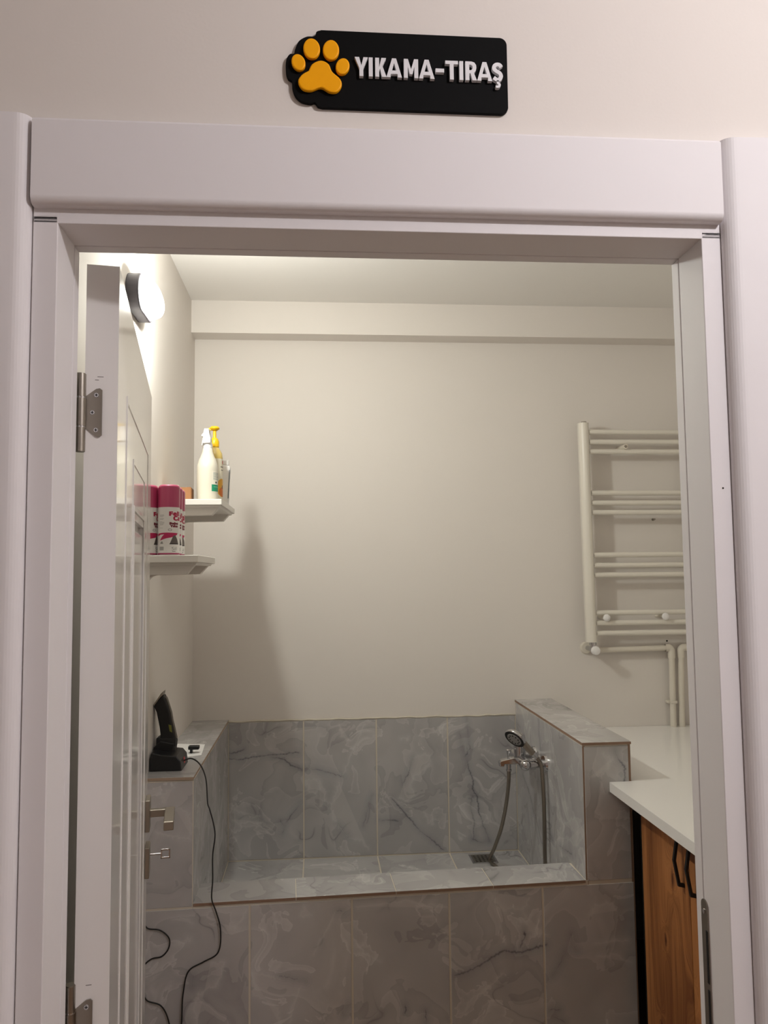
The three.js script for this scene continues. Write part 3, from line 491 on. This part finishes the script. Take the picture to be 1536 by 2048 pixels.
// ---------------------------------------------------------------- counter and cabinet
{
  const top = thing('countertop', 'glossy white countertop notched around the tiled bath wall', 'counter', [1.36, 0.852, -1.4]);
  const g = prism([[0.915, -0.42], [1.798, -0.42], [1.798, -2.398], [0.992, -2.398], [0.992, -1.522 - 0.012], [0.915, -1.522 - 0.012 + 0.0]].map(([x, z]) => [x - 1.36, z + 1.4]), 0, 0.030);
  mesh('slab', g, quartz, top);
  const wood = canvasTexture(512, 1024, (c, W, H) => {
    const im = c.createImageData(W, H), d = im.data, n = createNoise2D(rng(900)), n2 = createNoise2D(rng(901)); const knots = [[0.52, 0.36, 0.02], [0.75, 0.62, 0.03], [0.3, 0.82, 0.016], [0.62, 0.9, 0.014], [0.2, 0.18, 0.012], [0.86, 0.2, 0.018], [0.4, 0.55, 0.012]];
    for (let j = 0; j < H; j++) for (let i = 0; i < W; i++) {
      const x = i / W, y = j / H; let bend = 0, kd = 0;
      for (const [kx, ky, r] of knots) { const dx = (x - kx) * 0.5, dy = (y - ky) * 0.45, q = Math.exp(-(dx * dx + dy * dy) / (r * r * 2.5)); bend += q * 0.12 * Math.sign(dx); kd += Math.exp(-(dx * dx * 1.6 + dy * dy * 0.5) / (r * r * 0.18)); }
      const X = x + bend; let t = 22 * n(X * 3, y * 0.7) + 16 * n2(X * 14, y * 1.3) + 10 * n(X * 55, y * 2.4) + 7 * n2(X * 170, y * 6);
      if (n2(X * 90, y * 3.1 + 40) > 0.72) t -= 20; t -= Math.min(1, kd) * 75;
      const k = (j * W + i) * 4; d[k] = 158 + t * 1.2; d[k + 1] = 101 + t * 1.0; d[k + 2] = 56 + t * 0.7; d[k + 3] = 255;
    }
    c.putImageData(im, 0, 0);
  });
  const woodMat = std({ map: wood, roughness: 0.55 }), carcass = std({ color: 0x141312, roughness: 0.6 });
  const cab = thing('base_cabinet', 'rustic oak base cabinet with black bow handles under white countertop', 'cabinet', [1.39, 0, -0.98]);
  mesh('carcass', bx(-0.385, 0.40, 0.1, 0.850, -0.535, 0.52), carcass, cab);
  mesh('plinth', bx(-0.34, 0.40, 0, 0.1, -0.535, 0.52), carcass, cab);
  const doorAt = (z0, z1, U) => {
    const g = bx(-0.405, -0.387, 0.105, 0.845, z0 + 0.98, z1 + 0.98), uv = g.attributes.uv; for (let i = 0; i < uv.count; i++) uv.setXY(i, uv.getX(i) / 0.5 + U, uv.getY(i) / 1.0 + U * 0.6);
    return mesh('cabinet_door', g, woodMat, cab);
  };
  const handle = (door, z) => {
    const p = [[-0.405, 0.836], [-0.422, 0.832], [-0.434, 0.763], [-0.422, 0.694], [-0.405, 0.690], [-0.405, 0.700], [-0.416, 0.703], [-0.4265, 0.763], [-0.416, 0.823], [-0.405, 0.826]];
    mesh('handle', plate(p, z + 0.98 - 0.005, z + 0.98 + 0.005, 0.0008), softBlack, door).userData.label = 'black bow handle';
  };
  const d1 = doorAt(-1.455, -1.1385, 0.1), d2 = doorAt(-1.1355, -0.82, 0.55); doorAt(-0.817, -0.50, 0.3);
  handle(d1, -1.172); handle(d2, -1.100);
}

// ---------------------------------------------------------------- shower mixer, handset and hose
{
  const mx = thing('shower_mixer', 'chrome bath mixer tap with spout on the right bath wall', 'tap', [0.828, 0.845, -2.02]);
  const body = mesh('mixer_body', merge([cyl([-0.078, 0, -0.085], [-0.078, 0, 0.085], 0.021, 0.021, 32), cyl([-0.078, 0.0, 0], [-0.078, 0.075, 0], 0.022, 0.0225, 32), new THREE.SphereGeometry(0.021, 24, 16).translate(-0.078, 0, 0.085), new THREE.SphereGeometry(0.021, 24, 16).translate(-0.078, 0, -0.085)]), chrome, mx); void body;
  for (const z of [-0.075, 0.075]) { mesh('wall_union', merge([cyl([0, 0, z], [-0.008, 0, z], 0.032, 0.03, 32), cyl([-0.006, 0, z], [-0.05, 0, z], 0.0145), cyl([-0.04, 0, z], [-0.062, 0, z], 0.019, 0.019, 6)]), chrome, mx); }
  mesh('spout', plate([[-0.07, -0.014], [-0.07, 0.012], [-0.11, 0.010], [-0.153, 0.001], [-0.158, -0.006], [-0.156, -0.021], [-0.142, -0.022], [-0.138, -0.014]], -0.014, 0.014, 0.003), chrome, mx);
  mesh('diverter_knob', lathe([[0.0001, 0], [0.004, 0], [0.0045, 0.012], [0.009, 0.03], [0.0085, 0.034], [0.0001, 0.034]], 20).translate(-0.121, 0.006, 0), chrome, mx);
  mesh('lever', merge([lathe([[0.0225, 0.076], [0.024, 0.08], [0.022, 0.092], [0.012, 0.1], [0.0001, 0.101]], 32).translate(-0.078, 0, 0), plate([[-0.085, 0.085], [-0.085, 0.099], [-0.118, 0.112], [-0.122, 0.106]], -0.011, 0.011, 0.003)]), chrome, mx);
  mesh('hose_nut', merge([cyl([-0.121, -0.012, 0], [-0.121, -0.034, 0], 0.0095, 0.0085, 12), cyl([-0.121, -0.034, 0], [-0.121, -0.04, 0], 0.0105)]), chrome, mx);
  mesh('handset_cradle', merge([cyl([-0.012, 0.012, 0.05], [-0.012, 0.012, 0.072], 0.016), cyl([-0.075, 0.0, 0.05], [-0.015, 0.018, 0.06], 0.007)]), chrome, mx);

  const hs = thing('shower_handset', 'chrome shower handset with black ringed face resting on the mixer', 'shower head', [0.712, 0.946, -1.925]);
  const n = V3(-0.62, -0.62, 0.48).normalize(), hdir = V3(0.707, -0.707, 0).normalize(); hdir.addScaledVector(n, -hdir.dot(n)).normalize();
  const q = new THREE.Quaternion().setFromRotationMatrix(new THREE.Matrix4().makeBasis(hdir.clone(), n.clone(), hdir.clone().cross(n)));
  hs.quaternion.copy(q);       // local x along the handle, local y out of the spray face
  mesh('head_shell', lathe([[0.0001, -0.02], [0.02, -0.018], [0.036, -0.008], [0.0415, 0], [0.0415, 0.005], [0.039, 0.008]], 40), chrome, hs);
  const face = mesh('spray_face', lathe([[0.0395, 0.0072], [0.037, 0.0085], [0.0001, 0.0085]], 40), softBlack, hs);
  mesh('spray_plate', lathe([[0.0285, 0.0084], [0.028, 0.0098], [0.0001, 0.0104]], 36), std({ color: 0x9a9794, roughness: 0.4 }), face);
  const noz = []; for (let i = 0; i < 10; i++) { const t = i / 10 * Math.PI * 2; noz.push(cyl([0.02 * Math.cos(t), 0.0098, 0.02 * Math.sin(t)], [0.02 * Math.cos(t), 0.0112, 0.02 * Math.sin(t)], 0.0032, 0.0028, 8)); }
  mesh('nozzle_ring', merge(noz), softBlack, face);
  mesh('handset_handle', tube([[0.02, -0.008, 0], [0.045, -0.007, 0], [0.07, -0.005, 0], [0.088, -0.004, 0]], 0.012, 40, 18), satinNickel, hs);
  mesh('handset_nut', merge([cyl([0.086, -0.004, 0], [0.1, -0.004, 0], 0.013, 0.0115, 20), cyl([0.1, -0.004, 0], [0.106, -0.004, 0], 0.009)]), chrome, hs);
  hs.updateMatrixWorld(true);
  const end = V3(0.106, -0.004, 0).applyMatrix4(hs.matrixWorld), d = hdir;

  const hose = thing('shower_hose', 'flexible metal shower hose hanging in the bath beside the drain', 'hose', [0.76, 0.39, -2.1]);
  const w = [[0.707, 0.805, -2.02], [0.7065, 0.77, -2.022], [0.702, 0.68, -2.05], [0.694, 0.57, -2.11], [0.683, 0.47, -2.19], [0.676, 0.402, -2.25], [0.685, 0.396, -2.21], [0.73, 0.396, -2.10], [0.78, 0.40, -1.99], [0.802, 0.44, -1.915], [0.806, 0.56, -1.908], [0.807, 0.70, -1.908], [0.806, 0.79, -1.912], [end.x + 0.013, end.y - 0.022, end.z + 0.004], [end.x, end.y, end.z]];
  mesh('hose_line', tube(w.map(([x, y, z]) => [x - 0.76, y - 0.39, z + 2.1]), 0.0072, 260, 12), hoseMetal, hose);
}

// ---------------------------------------------------------------- hair clipper on its charger, paper, comb, cords
{
  const YL = 0.953;
  const ch = thing('charging_stand', 'black charging stand with red sticker on the left bath wall', 'charger', [-0.468, YL, -1.60]);
  const s = [[-0.05, 0], [0.046, 0], [0.042, 0.03], [0.03, 0.044], [-0.02, 0.05], [-0.045, 0.056], [-0.05, 0.04]];
  mesh('stand_body', merge([plate(s.map(([x, y]) => [x, y]), -0.07, 0.055, 0.003), plate([[-0.05, 0.04], [0.01, 0.04], [0.014, 0.072], [-0.03, 0.082], [-0.05, 0.06]], -0.07, 0.0, 0.004), rb(-0.044, 0.014, 0.04, 0.09, -0.05, -0.005, 0.006)]), blackPlastic, ch);
  mesh('sticker', plate([[0, 0], [0.018, 0], [0.018, 0.018], [0, 0.018]], 0, 0.0006).rotateY(Math.PI / 2).rotateZ(0.13).translate(0.0447, 0.010, -0.002), std({ color: 0xc9474a, roughness: 0.6 }), ch);
  const cl = thing('hair_clipper', 'black cordless hair clipper standing upright in its charging stand', 'clipper', [0, 0, 0]);
  const P = [[-5036, 10291], [-5026, 10486], [-5048, 10667], [-5087, 10863], [-5127, 11045], [-5151, 11166], [-5189, 11257], [-5227, 11319], [-5240, 11400], [-5140, 11540], [-5070, 11640], [-4946, 11689], [-4869, 11536], [-4791, 11308], [-4737, 11126], [-4697, 10883], [-4634, 10626], [-4603, 10490], [-4556, 10293], [-4555, 10100], [-5030, 10100]].map(([x, y]) => [x / 1e4 + 0.004, y / 1e4 + 0.004]);
  cl.position.set(-0.484, 1.03, -1.627);
  const loc = (p) => p.map(([x, y]) => [x + 0.484, y - 1.03]);
  mesh('housing', plate(loc(P), -0.021, 0.021, 0.005), softBlack, cl);
  const front = [[-4900, 11620], [-4869, 11560], [-4791, 11320], [-4730, 11126], [-4690, 10883], [-4625, 10626], [-4560, 10330]].map(([x, y]) => [x / 1e4 + 0.004, y / 1e4 + 0.004]);
  mesh('trim_strip', plate(loc([...front, ...front.map(([x, y]) => [x - 0.0045, y]).reverse()]).map(([x, y]) => [x + 0.0015, y]), -0.012, 0.012, 0.001), std({ color: 0x4f463f, roughness: 0.35, metalness: 0.6 }), cl);
  mesh('badge', plate(loc([[-0.4695, 1.062], [-0.4615, 1.058], [-0.4645, 1.080], [-0.4735, 1.083]]), 0.0205, 0.0218), std({ color: 0x77762c, roughness: 0.5 }), cl);
  mesh('blade', plate(loc([[-0.5212, 1.1445], [-0.518, 1.1415], [-0.503, 1.1635], [-0.4925, 1.1745], [-0.4915, 1.1855], [-0.4985, 1.1785]]), -0.022, 0.022, 0.0008), steel, cl);
  mesh('button', rb(0.0165, 0.0225, -0.012, 0.008, -0.006, 0.006, 0.002), blackPlastic, cl);

  const paper = mesh('paper_sheet', prism([[-0.508, -1.948], [-0.404, -1.924], [-0.392, -1.755], [-0.44, -1.735], [-0.50, -1.82]].map(([x, z]) => [x, z]).reverse(), YL + 0.0003, YL + 0.0009), std({ color: 0xece9e6, roughness: 0.8 }));
  paper.userData = { label: 'white sheet of paper on the left bath wall behind the charger', category: 'paper' };
  const comb = thing('comb_attachment', 'small black clipper comb attachment lying on the white paper', 'comb', [-0.418, YL + 0.001, -1.79]);
  mesh('comb_base', rb(-0.022, 0.014, 0.012, 0.024, -0.012, 0.012, 0.003), blackPlastic, comb);
  mesh('comb_back', rb(-0.016, -0.008, 0, 0.016, -0.010, 0.010, 0.002), blackPlastic, comb);

  const cordMat = std({ color: 0x0a0a0b, roughness: 0.5 });
  const cord = thing('power_cable', 'thin black charger cord hanging over the bath rim', 'cord', [-0.33, 0.3, -1.455]);
  const pts = [[-0.424, 0.972, -1.60], [-0.405, 0.978, -1.598], [-0.385, 0.976, -1.58], [-0.362, 0.962, -1.55], [-0.346, 0.93, -1.53], [-0.337, 0.86, -1.51], [-0.331, 0.85, -1.50], [-0.313, 0.782, -1.49], [-0.318, 0.72, -1.48], [-0.316, 0.655, -1.467], [-0.318, 0.60, -1.4645], [-0.306, 0.565, -1.4655], [-0.293, 0.515, -1.466], [-0.300, 0.447, -1.466], [-0.342, 0.424, -1.464], [-0.382, 0.403, -1.462], [-0.398, 0.342, -1.462], [-0.402, 0.262, -1.462], [-0.41, 0.12, -1.46], [-0.40, 0.02, -1.44], [-0.36, 0.006, -1.38]];
  mesh('cord_line', tube(pts.map(([x, y, z]) => [x + 0.33, y - 0.3, z + 1.455]), 0.0021, 300, 8), cordMat, cord);
  const loop = thing('power_cable', 'slack loop of black cord low beside the open door', 'cord', [-0.45, 0.3, -1.455]);
  const lp = [[-0.512, 0.70, -1.462], [-0.514, 0.62, -1.462], [-0.512, 0.545, -1.462], [-0.502, 0.527, -1.463], [-0.466, 0.519, -1.464], [-0.440, 0.495, -1.464], [-0.441, 0.468, -1.464], [-0.46, 0.446, -1.464], [-0.49, 0.440, -1.463], [-0.512, 0.42, -1.462], [-0.515, 0.37, -1.462], [-0.503, 0.328, -1.462], [-0.462, 0.309, -1.463], [-0.44, 0.268, -1.463], [-0.43, 0.15, -1.46], [-0.42, 0.02, -1.43], [-0.40, 0.006, -1.37]];
  mesh('cord_line', tube(lp.map(([x, y, z]) => [x + 0.45, y - 0.3, z + 1.455]), 0.0021, 260, 8), cordMat, loop);
}

// small marks: pencil strokes on the door edge, a drilled hole by the pipes, a chip on the frame
{
  const ink = std({ color: 0x6a6460, roughness: 0.9 }), hole = std({ color: 0x2a2522, roughness: 1 });
  const door = scene.getObjectByName('door_1');
  for (const [z0, z1, y] of [[-0.027, -0.019, 1.821], [-0.030, -0.025, 1.8165], [-0.029, -0.022, 1.0245]]) mesh('pencil_mark', bx(-0.0002, 0.0004, y, y + 0.0008, z0, z1), ink, door);
  mesh('drilled_hole', cyl([1.507, 1.243, ZB - 0.002], [1.507, 1.243, ZB + 0.0006], 0.004, 0.004, 10), hole, scene.getObjectByName('wall_back'));
  mesh('chip', cyl([0.5245, 1.6555, 0.003], [0.5245, 1.6555, 0.0044], 0.0016, 0.0012, 8), hole, scene.getObjectByName('trim_2'));
}

renderer.render(scene, camera);
